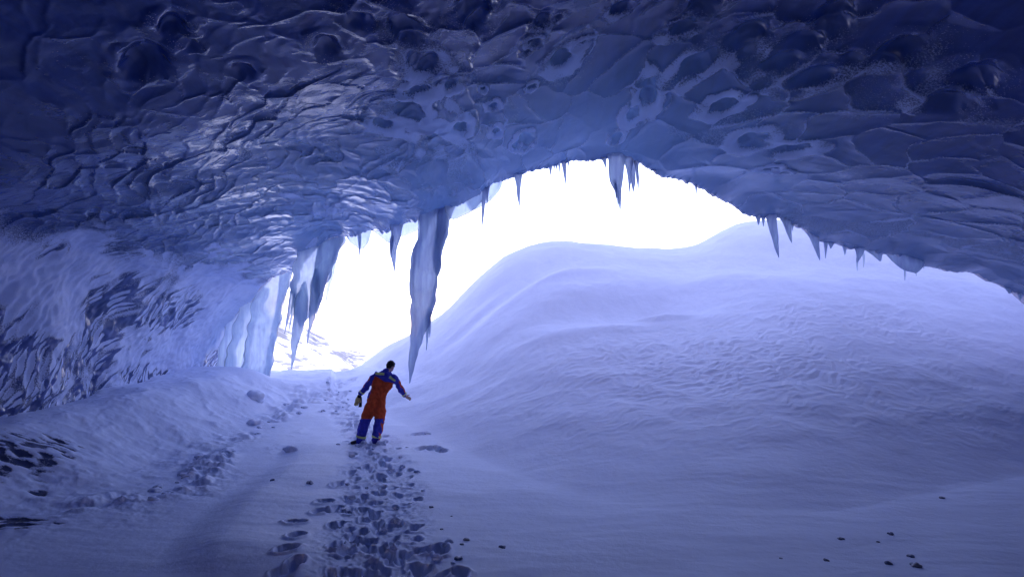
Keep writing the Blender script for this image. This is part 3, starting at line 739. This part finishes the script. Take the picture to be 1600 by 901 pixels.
    fused('ice_slab', at(1585, 445, Yt), [
        ('tooth', [(1580, 425, 36), (1578, 448, 18), (1577, 458, 3)], Yt, .5, .2, 'icicle', 0),
        ('tooth', [(1596, 425, 30), (1595, 452, 14), (1594, 468, 2)], Yt, .5, .2, 'icicle', 0)],
        'dark blue ice tooth at the far right edge of the arch', 'ice slab')

# ------------------------------------------------------------------ lumps of ice and snow
def lump(name, px, py, r, label, cat, group, mat, sq=.7, sink=.35):
    p = hit(px, py, lambda x, y: terrain(x, y)[0])
    bm = bmesh.new(); bmesh.ops.create_icosphere(bm, subdivisions=3, radius=1)
    sd = px * .37
    for v in bm.verts:
        c = v.co.normalized(); n = float(fbm(np.array([c.x * 1.3 + sd]), np.array([c.y * 1.3 + c.z * 1.1 - sd]), 200, 4)[0])
        q = max(abs(c.x), abs(c.y), abs(c.z))
        v.co = c * (r * (.75 + .25 / q) * (1 + .42 * n)); v.co.z *= sq
    me = bpy.data.meshes.new(name); bm.to_mesh(me); bm.free(); me.polygons.foreach_set('use_smooth', np.full(len(me.polygons), True)); me.materials.append(MAT[mat])
    o = bpy.data.objects.new(name, me); COL.objects.link(o); o.location = p + Vector((0, 0, r * sq * (1 - 2 * sink) - .01)); o.rotation_euler = (0, 0, sd)
    return tag(o, label, cat, group)

def build_lumps():
    g = 'small dark ice lumps scattered on the snow floor'
    for px, py, r, lab in [(728, 843, .035, 'small dark ice lump right of the footprints, left of two set level'), (785, 855, .034, 'dark ice lump lying alone on smooth snow right of the trail'),
                           (716, 873, .04, 'ice lump close to the right rim of the trampled trail near the camera'), (485, 755, .055, 'largest dark ice lump left of the trail, on smooth snow'),
                           (426, 750, .04, 'flat dark ice lump on smooth snow, left of the largest one'), (1472, 778, .04, 'dark ice lump at the foot of the drift, highest on the right'),
                           (1313, 842, .034, 'dark ice lump alone on the snow below the middle of the drift'), (1430, 884, .05, 'larger ice lump at the lower right, half buried in snow')]:
        lump('ice_lump', px, py, r, lab, 'ice lump', g, 'icelump')
    for px, py, r in [(1388, 880, .035), (1291, 875, .03), (1423, 869, .035), (1391, 834, .035), (1372, 846, .02), (706, 806, .02), (674, 792, .03), (690, 826, .02), (722, 850, .025), (1220, 872, .02)]:
        lump('ice_lump', px, py, r, 'tiny dark ice crumb on smooth snow of the cave floor', 'ice lump', 'tiny ice crumbs on the snow', 'icelump')
    g = 'lumps of snow beside the trail'
    for px, py, r, lab in [(455, 704, .13, 'rounded snow lump standing left of the trail, level with the person'), (400, 622, .22, 'snow block below the ledge where the trail climbs'),
                           (398, 664, .16, 'snow lump at the top of the broken row on the left bank'), (596, 693, .09, 'clean white snow lump beside the right boot of the person'),
                           (684, 700, .08, 'kicked up snow clod to the right of the person'), (668, 678, .06, 'small snow clod on smooth snow behind the person')]:
        lump('snow_lump', px, py, r, lab, 'snow lump', g, 'snow_hill')
    rr = random.Random(4)
    for k in range(30):
        t = rr.random(); px = np.interp(t, [0, .3, .6, 1], [240, 320, 380, 490]) + rr.gauss(0, 9); py = np.interp(t, [0, .3, .6, 1], [772, 722, 690, 622]) + rr.gauss(0, 5)
        lump('snow_lump', px, py, rr.uniform(.03, .09), 'lump of broken snow in the row along the left bank', 'snow lump', 'broken snow along the left bank', 'snow_hill', .6, .3)
    for k in range(40):
        y = rr.uniform(7, 21); px_ = np.interp(y, PATHY, PATHX) + np.interp(y, PATHY, PATHW) * rr.uniform(-1.15, 1.15)
        u = px_ / y; z = float(terrain(np.array([px_]), np.array([y]))[0][0])
        d = Vector((px_, y, z - CAMZ)); dep = d.y * CP + d.z * SP
        lump('snow_lump', 800 + FPX * d.x / dep, 450.5 - FPX * (d.z * CP - d.y * SP) / dep, rr.uniform(.025, .06), 'crumb of kicked up snow lying among the footprints', 'snow lump', 'snow crumbs on the trampled trail', 'snow_hill', .7, .3)

# ------------------------------------------------------------------ the person
def loft(bm, pts, segs=16, cap=True, xdir=(1, 0, 0)):
    """elliptical tube through (x, y, z, rx, ry); closed with rounded ends"""
    P = [Vector(p[:3]) for p in pts]; rings = []
    n = len(P)
    def frame(i):
        d = (P[min(i + 1, n - 1)] - P[max(i - 1, 0)]).normalized()
        x = Vector(xdir); x = (x - d * x.dot(d))
        if x.length < .2: x = Vector((0, 1, 0)); x = x - d * x.dot(d)
        x.normalize(); return d, x, d.cross(x)
    def add(c, x, y, rx, ry):
        rings.append([bm.verts.new(c + x * (rx * math.cos(2 * math.pi * k / segs)) + y * (ry * math.sin(2 * math.pi * k / segs))) for k in range(segs)])
    for i in range(n):
        d, x, y = frame(i); rx, ry = pts[i][3], pts[i][4]; r = min(rx, ry)
        if i == 0 and cap:
            for q in (80, 55, 28): add(P[0] - d * (r * .8 * math.sin(R(q))), x, y, rx * math.cos(R(q)), ry * math.cos(R(q)))
        add(P[i], x, y, rx, ry)
        if i == n - 1 and cap:
            for q in (28, 55, 80): add(P[i] + d * (r * .8 * math.sin(R(q))), x, y, rx * math.cos(R(q)), ry * math.cos(R(q)))
    for a, b in zip(rings, rings[1:]):
        for k in range(segs): bm.faces.new((a[k], a[(k + 1) % segs], b[(k + 1) % segs], b[k]))
    if cap: bm.faces.new(list(reversed(rings[0]))); bm.faces.new(rings[-1])

def dens(pts, k=5):
    a = np.array(pts, float); L = np.arange(len(a)); s = np.linspace(0, len(a) - 1, (len(a) - 1) * k + 1)
    return [tuple(float(pchip(L, a[:, c], np.array([v]))[0]) for c in range(5)) for v in s]

def ellipsoid(bm, c, r, rot=None, sub=3):
    m = Matrix.Translation(Vector(c)) @ (rot.to_4x4() if rot else Matrix.Identity(4)) @ Matrix.Diagonal((*r, 1))
    bmesh.ops.create_icosphere(bm, subdivisions=sub, radius=1, matrix=m)

def remeshed(bm, name, voxel, smooth, mats, parent, disp=None):
    bmesh.ops.recalc_face_normals(bm, faces=bm.faces[:])
    me = bpy.data.meshes.new(name); bm.to_mesh(me); bm.free()
    o = bpy.data.objects.new(name, me); COL.objects.link(o)
    m = o.modifiers.new('r', 'REMESH'); m.mode = 'VOXEL'; m.voxel_size = voxel
    if smooth: q = o.modifiers.new('s', 'SMOOTH'); q.iterations = smooth; q.factor = .5
    dg = bpy.context.evaluated_depsgraph_get(); me2 = bpy.data.meshes.new_from_object(o.evaluated_get(dg))
    o.modifiers.clear(); o.data = me2; me2.name = name
    me2.materials.clear()
    for a in mats: me2.materials.append(a)
    me2.polygons.foreach_set('use_smooth', np.full(len(me2.polygons), True))
    if disp:
        co = np.zeros(len(me2.vertices) * 3, np.float32); me2.vertices.foreach_get('co', co); co = co.reshape(-1, 3)
        no = np.zeros(len(me2.vertices) * 3, np.float32); me2.vertices.foreach_get('normal', no); no = no.reshape(-1, 3)
        co = co + no * disp(co)[:, None]; me2.vertices.foreach_set('co', co.astype(np.float32).ravel()); me2.update()
    if parent: o.parent = parent
    return o

def plain(bm, name, mat, parent):
    bmesh.ops.recalc_face_normals(bm, faces=bm.faces[:])
    me = bpy.data.meshes.new(name); bm.to_mesh(me); bm.free(); me.polygons.foreach_set('use_smooth', np.full(len(me.polygons), True)); me.materials.append(mat)
    o = bpy.data.objects.new(name, me); COL.objects.link(o)
    if parent: o.parent = parent
    return o

TORSO = [(.19, 0, .80, .14, .12), (.185, 0, .90, .205, .15), (.205, 0, 1.0, .205, .145), (.25, .02, 1.12, .185, .135), (.29, .03, 1.25, .212, .145), (.335, .04, 1.36, .238, .15), (.37, .06, 1.45, .215, .13), (.40, .085, 1.52, .13, .10), (.42, .105, 1.575, .078, .08)]
LLEG = [(.10, 0, .88, .12, .15), (.045, 0, .70, .135, .14), (-.03, .01, .53, .116, .12), (-.085, 0, .32, .105, .115), (-.13, 0, .13, .10, .11), (-.14, 0, .07, .10, .11)]
RLEG = [(.285, 0, .88, .12, .15), (.285, .01, .70, .126, .14), (.262, .02, .53, .108, .12), (.235, .01, .32, .10, .11), (.21, 0, .13, .095, .105), (.205, 0, .07, .095, .105)]
LARM = [(.20, .05, 1.485, .09, .10), (.105, .05, 1.41, .078, .085), (-.005, .06, 1.275, .069, .075), (-.10, .08, 1.16, .062, .065), (-.16, .10, 1.085, .053, .056)]
RARM = [(.56, .05, 1.43, .088, .1), (.62, .08, 1.34, .076, .08), (.675, .11, 1.22, .068, .072), (.74, .17, 1.11, .06, .062), (.785, .20, 1.035, .051, .053)]

def hand(bm, wrist, along, thumb, curl, k=1.0):
    w = Vector(wrist); a = Vector(along).normalized(); t = Vector(thumb); t = (t - a * t.dot(a)).normalized(); n = a.cross(t)   # n: towards the palm side
    pal = [w - a * .05, w, w + a * .04, w + a * .085]
    loft(bm, [(*(p), rx, ry) for p, rx, ry in zip(pal, (.028, .03, .040, .042), (.024, .021, .017, .014))], 12, xdir=tuple(t))
    for i, (off, ln) in enumerate([(.031, .072), (.010, .080), (-.011, .074), (-.031, .058)]):
        p = w + a * .078 + t * off; d = a.copy(); pts = [(*(w + a * .05 + t * off * .8), .0105, .0105)]
        for j, s in enumerate((.45, .32, .23)):
            pts.append((*p, .0098 - .001 * j, .0098 - .001 * j)); p = p + d * (ln * s)
            d = (Matrix.Rotation(R(curl * (1 + .12 * i)), 3, t) @ d)
        pts.append((*p, .0075, .0075)); loft(bm, pts, 8)
    p = w + a * .015 + t * .025; d = (t * .75 + a * .65 + n * .25).normalized(); pts = [(*(w + t * .01 + a * .01), .014, .013), (*p, .0135, .0135)]
    p = p + d * .042; pts.append((*p, .0115, .0115)); d = (d + a * .5 + n * .2).normalized(); p = p + d * .032; pts.append((*p, .009, .009)); loft(bm, pts, 8)

def band(parent, name, pts, i, f, wdt, mat, grow=.006):
    """a strip sewn round a sleeve or trouser leg"""
    d = dens(pts, 20); k = int((i + f) * 20); n = 6; sel = d[max(0, k - n):k + n + 1]
    a = [q for q in sel if (Vector(q[:3]) - Vector(d[k][:3])).length < wdt * .5]
    bm = bmesh.new(); loft(bm, [(q[0], q[1], q[2], q[3] + grow, q[4] + grow) for q in a], 22, cap=False); 
    o = plain(bm, name, mat, parent); m = o.modifiers.new('t', 'SOLIDIFY'); m.thickness = .008; m.offset = -1
    return o

def build_person():
    p0 = hit(573, 690, lambda x, y: terrain(x, y)[0]); k = p0.y / 15.0
    root = empty('person', p0 + Vector((0, 0, -.05))); root.scale = (k,) * 3
    tag(root, 'person in orange and blue coveralls seen from behind, leaning right with arms held out', 'person')
    skin = mat_plain('skin', (.55, .33, .25), .55, 60, .1)
    org = mat_plain('orange cloth', (.68, .095, .026), .9, 220, .3); blu = mat_plain('blue cloth', (.06, .065, .50), .9, 220, .3)
    yel = mat_plain('yellow reflective tape', (.80, .88, .28), .5, 300, .1); dark = mat_plain('dark boot leather', (.035, .03, .04), .6)
    hairm = mat_plain('dark brown hair', (.022, .017, .016), .6, 260, .4); hide = mat_plain('yellow hide glove', (.62, .50, .20), .85); blk = mat_plain('black knit cuff', (.02, .02, .025), .9)
    # one continuous figure
    bm = bmesh.new()
    slim = lambda L, s: [(x, y, z, rx * s, ry * s) for x, y, z, rx, ry in dens(L, 3)]
    loft(bm, slim(TORSO, .8)); loft(bm, slim(LLEG[:-1], .62)); loft(bm, slim(RLEG[:-1], .62)); loft(bm, slim(LARM, .6)); loft(bm, slim(RARM, .6))
    loft(bm, [(.405, .09, 1.50, .062, .062), (.43, .11, 1.575, .056, .058), (.455, .125, 1.63, .052, .056)])
    hc = Vector((.472, .14, 1.672)); fw = Vector((.52, .80, -.30)).normalized(); up = Vector((.22, .18, .96)); up = (up - fw * up.dot(fw)).normalized(); rt = fw.cross(up)
    M = Matrix((rt, fw, up)).transposed()
    ellipsoid(bm, hc + up * .018, (.074, .094, .098), M); ellipsoid(bm, hc + fw * .028 - up * .045, (.058, .064, .068), M)
    ellipsoid(bm, hc + fw * .094 - up * .018, (.014, .024, .024), M, 2); ellipsoid(bm, hc + fw * .085 - up * .056, (.026, .014, .010), M, 2)       # nose, lips
    for s in (-1, 1):
        ellipsoid(bm, hc + rt * s * .074 - fw * .004 - up * .005, (.012, .022, .032), M, 2)                                                        # ear
        ellipsoid(bm, hc + fw * .086 + rt * s * .03 + up * .012, (.018, .010, .007), M, 2)                                                          # brow
    hand(bm, (-.178, .107, 1.06), (-.45, .08, -.9), (.25, .95, .1), 42)
    hand(bm, (.802, .21, 1.012), (.72, .25, -.42), (-.35, .4, .85), 30)
    remeshed(bm, 'body', .0065, 3, [skin], root)
    # coveralls
    bm = bmesh.new()
    for L in (TORSO, LLEG, RLEG, LARM, RARM): loft(bm, dens(L, 4), 24)
    ellipsoid(bm, (.205, -.05, .885), (.19, .11, .12))
    def folds(co):
        x, y, z = co[:, 0], co[:, 1], co[:, 2]
        d = .020 * gn(x * 9 + y * 5, z * 4.5, 301) + .012 * gn(x * 16, z * 12 + y * 6, 302) + .004 * gn(x * 30, z * 26 + y * 12, 303)
        d += .016 * np.exp(-((z - 1.11 - .35 * (x - .25)) / .05) ** 2) * gn(x * 24, y * 10, 304)          # gathered waist
        for zz in (.53, .12): d += .012 * np.exp(-((z - zz) / .07) ** 2) * gn(z * 34 + x * 8, y * 6, 305)   # creases behind knees, at hems
        d -= .02 * np.exp(-((x - .195 - .1 * (z - .8)) / .025) ** 2) * sst(.99, .9, z) * sst(.74, .8, z) * (y < 0)
        return d
    c = remeshed(bm, 'coverall', .012, 4, [org, blu], root, folds)
    me = c.data; cen = np.zeros(len(me.polygons) * 3, np.float32); me.polygons.foreach_get('center', cen); cen = cen.reshape(-1, 3)
    nor = np.zeros(len(me.polygons) * 3, np.float32); me.polygons.foreach_get('normal', nor); nor = nor.reshape(-1, 3)
    x, z = cen[:, 0], cen[:, 2]
    yoke = z > 1.475 - .40 * (x - .17) + .03 * np.exp(-((x - .385) / .08) ** 2) * -1
    la = x < .095 + (z - 1.19) * .23; ra = x > .548 + (z - 1.21) * .17
    arm = ((la) & (z > 1.0)) | (ra & (z > .95))
    leg = z < .555 + .06 * (x < .12) * 0 - .12 * (x - .1) * 0
    blue = yoke | arm | leg
    side = (leg & (x > .16) & (nor[:, 0] > .82)) | (leg & (x < .1) & (nor[:, 0] < -.9) & (z < .22)) | (ra & (z < 1.36) & (z > 1.1) & (nor[:, 0] > .72)) | (la & (z > 1.22) & (z < 1.46) & (nor[:, 0] < -.62))
    me.polygons.foreach_set('material_index', (blue & ~side).astype(np.int32)); me.update()
    # yellow reflective tape: ankles, cuffs, and two lengths across the shoulders
    band(root, 'reflective_strip', LLEG, 4, -.25, .055, yel, .012); band(root, 'reflective_strip', RLEG, 4, -.25, .055, yel, .012)
    band(root, 'reflective_strip', LARM, 3, .55, .035, yel, .010); band(root, 'reflective_strip', RARM, 3, .72, .03, yel, .010)
    from mathutils.bvhtree import BVHTree
    bv = BVHTree.FromPolygons([v.co for v in me.vertices], [tuple(q.vertices) for q in me.polygons])
    def patch(name, quad, off, mat):
        bm = bmesh.new(); n, m = 12, 5; g = []
        for i in range(n):
            row = []
            for j in range(m):
                a, b = i / (n - 1), j / (m - 1)
                xz = (1 - b) * ((1 - a) * Vector(quad[0]) + a * Vector(quad[1])) + b * ((1 - a) * Vector(quad[3]) + a * Vector(quad[2]))
                h = bv.ray_cast(Vector((xz.x, -2, xz.y)), Vector((0, 1, 0)))
                yy = h[0].y if h[0] else 0
                row.append(bm.verts.new((xz.x, yy - off, xz.y)))
            g.append(row)
        for i in range(n - 1):
            for j in range(m - 1): bm.faces.new((g[i][j], g[i + 1][j], g[i + 1][j + 1], g[i][j + 1]))
        o = plain(bm, name, mat, root); s = o.modifiers.new('t', 'SOLIDIFY'); s.thickness = .008; s.offset = 0
    zz = lambda a, b: ((a - 365) * .00281, (755 - b) * .00281)
    patch('reflective_strip', [zz(428, 220), zz(496, 224), zz(496, 207), zz(430, 203)], .012, yel)
    patch('reflective_strip', [zz(534, 245), zz(578, 275), zz(585, 262), zz(540, 228)], .012, yel)
    # hair: a cap over crown, back and temples, leaving the face and ears free
    bm = bmesh.new(); ellipsoid(bm, hc + up * .022 - fw * .004, (.086, .108, .112), M, 4)
    dl = [v for v in bm.verts if ((v.co - hc).dot(fw) > .052 and (v.co - hc).dot(up) < .075) or (v.co - hc).dot(up) < -.062 or (abs((v.co - hc).dot(rt)) > .06 and (v.co - hc).dot(up) < -.005 and (v.co - hc).dot(fw) > -.03)]
    bmesh.ops.delete(bm, geom=dl, context='VERTS')
    for v in bm.verts: v.co += (v.co - hc).normalized() * .008 * float(gn(np.array([v.co.x * 45]), np.array([v.co.z * 45 + v.co.y * 30]), 310)[0])
    h = plain(bm, 'hair', hairm, root); s = h.modifiers.new('t', 'SOLIDIFY'); s.thickness = .014; s.offset = -1
    # boots
    bm = bmesh.new(); loft(bm, dens([(-.115, .02, .055, .045, .05), (-.16, .005, .06, .052, .06), (-.24, -.02, .05, .05, .045), (-.315, -.045, .04, .045, .034)], 3), 14, xdir=(.2, 1, 0)); loft(bm, [(-.14, 0, .05, .06, .06), (-.135, 0, .15, .07, .07)]); remeshed(bm, 'boot', .009, 3, [dark], root)
    bm = bmesh.new(); loft(bm, dens([(.2, -.04, .055, .045, .05), (.207, .03, .06, .05, .06), (.215, .12, .05, .05, .045), (.222, .20, .04, .045, .034)], 3), 14); loft(bm, [(.205, 0, .05, .06, .06), (.21, 0, .15, .07, .07)]); remeshed(bm, 'boot', .009, 3, [dark], root)
    # pair of work gloves held in the left hand
    gl = empty('glove', root.location + Vector((-.225, .105, .95)) * k); gl.scale = (k,) * 3
    tag(gl, 'yellow leather work glove with a dark cuff, held in the left hand of the person', 'glove')
    bm = bmesh.new(); loft(bm, dens([(.015, .0, .06, .03, .026), (0, 0, .02, .052, .03), (-.012, 0, -.03, .058, .032), (-.02, .0, -.06, .05, .03)], 3), 14)
    for dx, ln in [(-.05, .055), (-.025, .07), (.002, .065), (.022, .05)]: loft(bm, [(-.01 + dx * .8, -.005, -.05, .016, .017), (-.015 + dx * 1.05, -.01, -.06 - ln * .5, .015, .016), (-.018 + dx * 1.1, -.02, -.06 - ln, .012, .012)], 8)
    loft(bm, [(.03, -.01, .0, .017, .017), (.055, -.02, -.03, .016, .016), (.06, -.025, -.06, .012, .012)], 8)
    remeshed(bm, 'mitt', .006, 2, [hide], gl)
    bm = bmesh.new(); loft(bm, [(.014, 0, .052, .036, .032), (.022, 0, .085, .038, .033)], 14); plain(bm, 'cuff', blk, gl)
    g2 = empty('glove', root.location + Vector((-.175, .13, .95)) * k); g2.scale = (k,) * 3
    tag(g2, 'black glove hanging below the yellow one from the same left hand', 'glove')
    bm = bmesh.new(); loft(bm, dens([(-.005, 0, .075, .02, .018), (.005, 0, .02, .024, .02), (.008, 0, -.05, .02, .018), (.0, 0, -.09, .032, .022), (-.004, 0, -.125, .03, .02)], 3), 12)
    for dx in (-.022, -.006, .010, .024): loft(bm, [(-.002 + dx, 0, -.115, .010, .011), (-.006 + dx * 1.15, -.006, -.14, .0095, .010), (-.01 + dx * 1.2, -.015, -.16, .008, .008)], 8)
    remeshed(bm, 'mitt', .006, 2, [blk], g2)

MAT['icelump'] = mat_plain('dark ice lump', (.26, .31, .46), .35, 40, .4, .5)
build_icicles(); build_lumps(); build_person()


S.view_settings.view_transform = 'Standard'; S.view_settings.look = 'None'; S.view_settings.gamma = 1
S.view_settings.exposure = 2.76
S.render.engine = 'CYCLES'
cy = S.cycles
cy.max_bounces = 10; cy.diffuse_bounces = 7; cy.glossy_bounces = 3; cy.transmission_bounces = 8
cy.use_denoising = True; cy.denoiser = 'OPENIMAGEDENOISE'
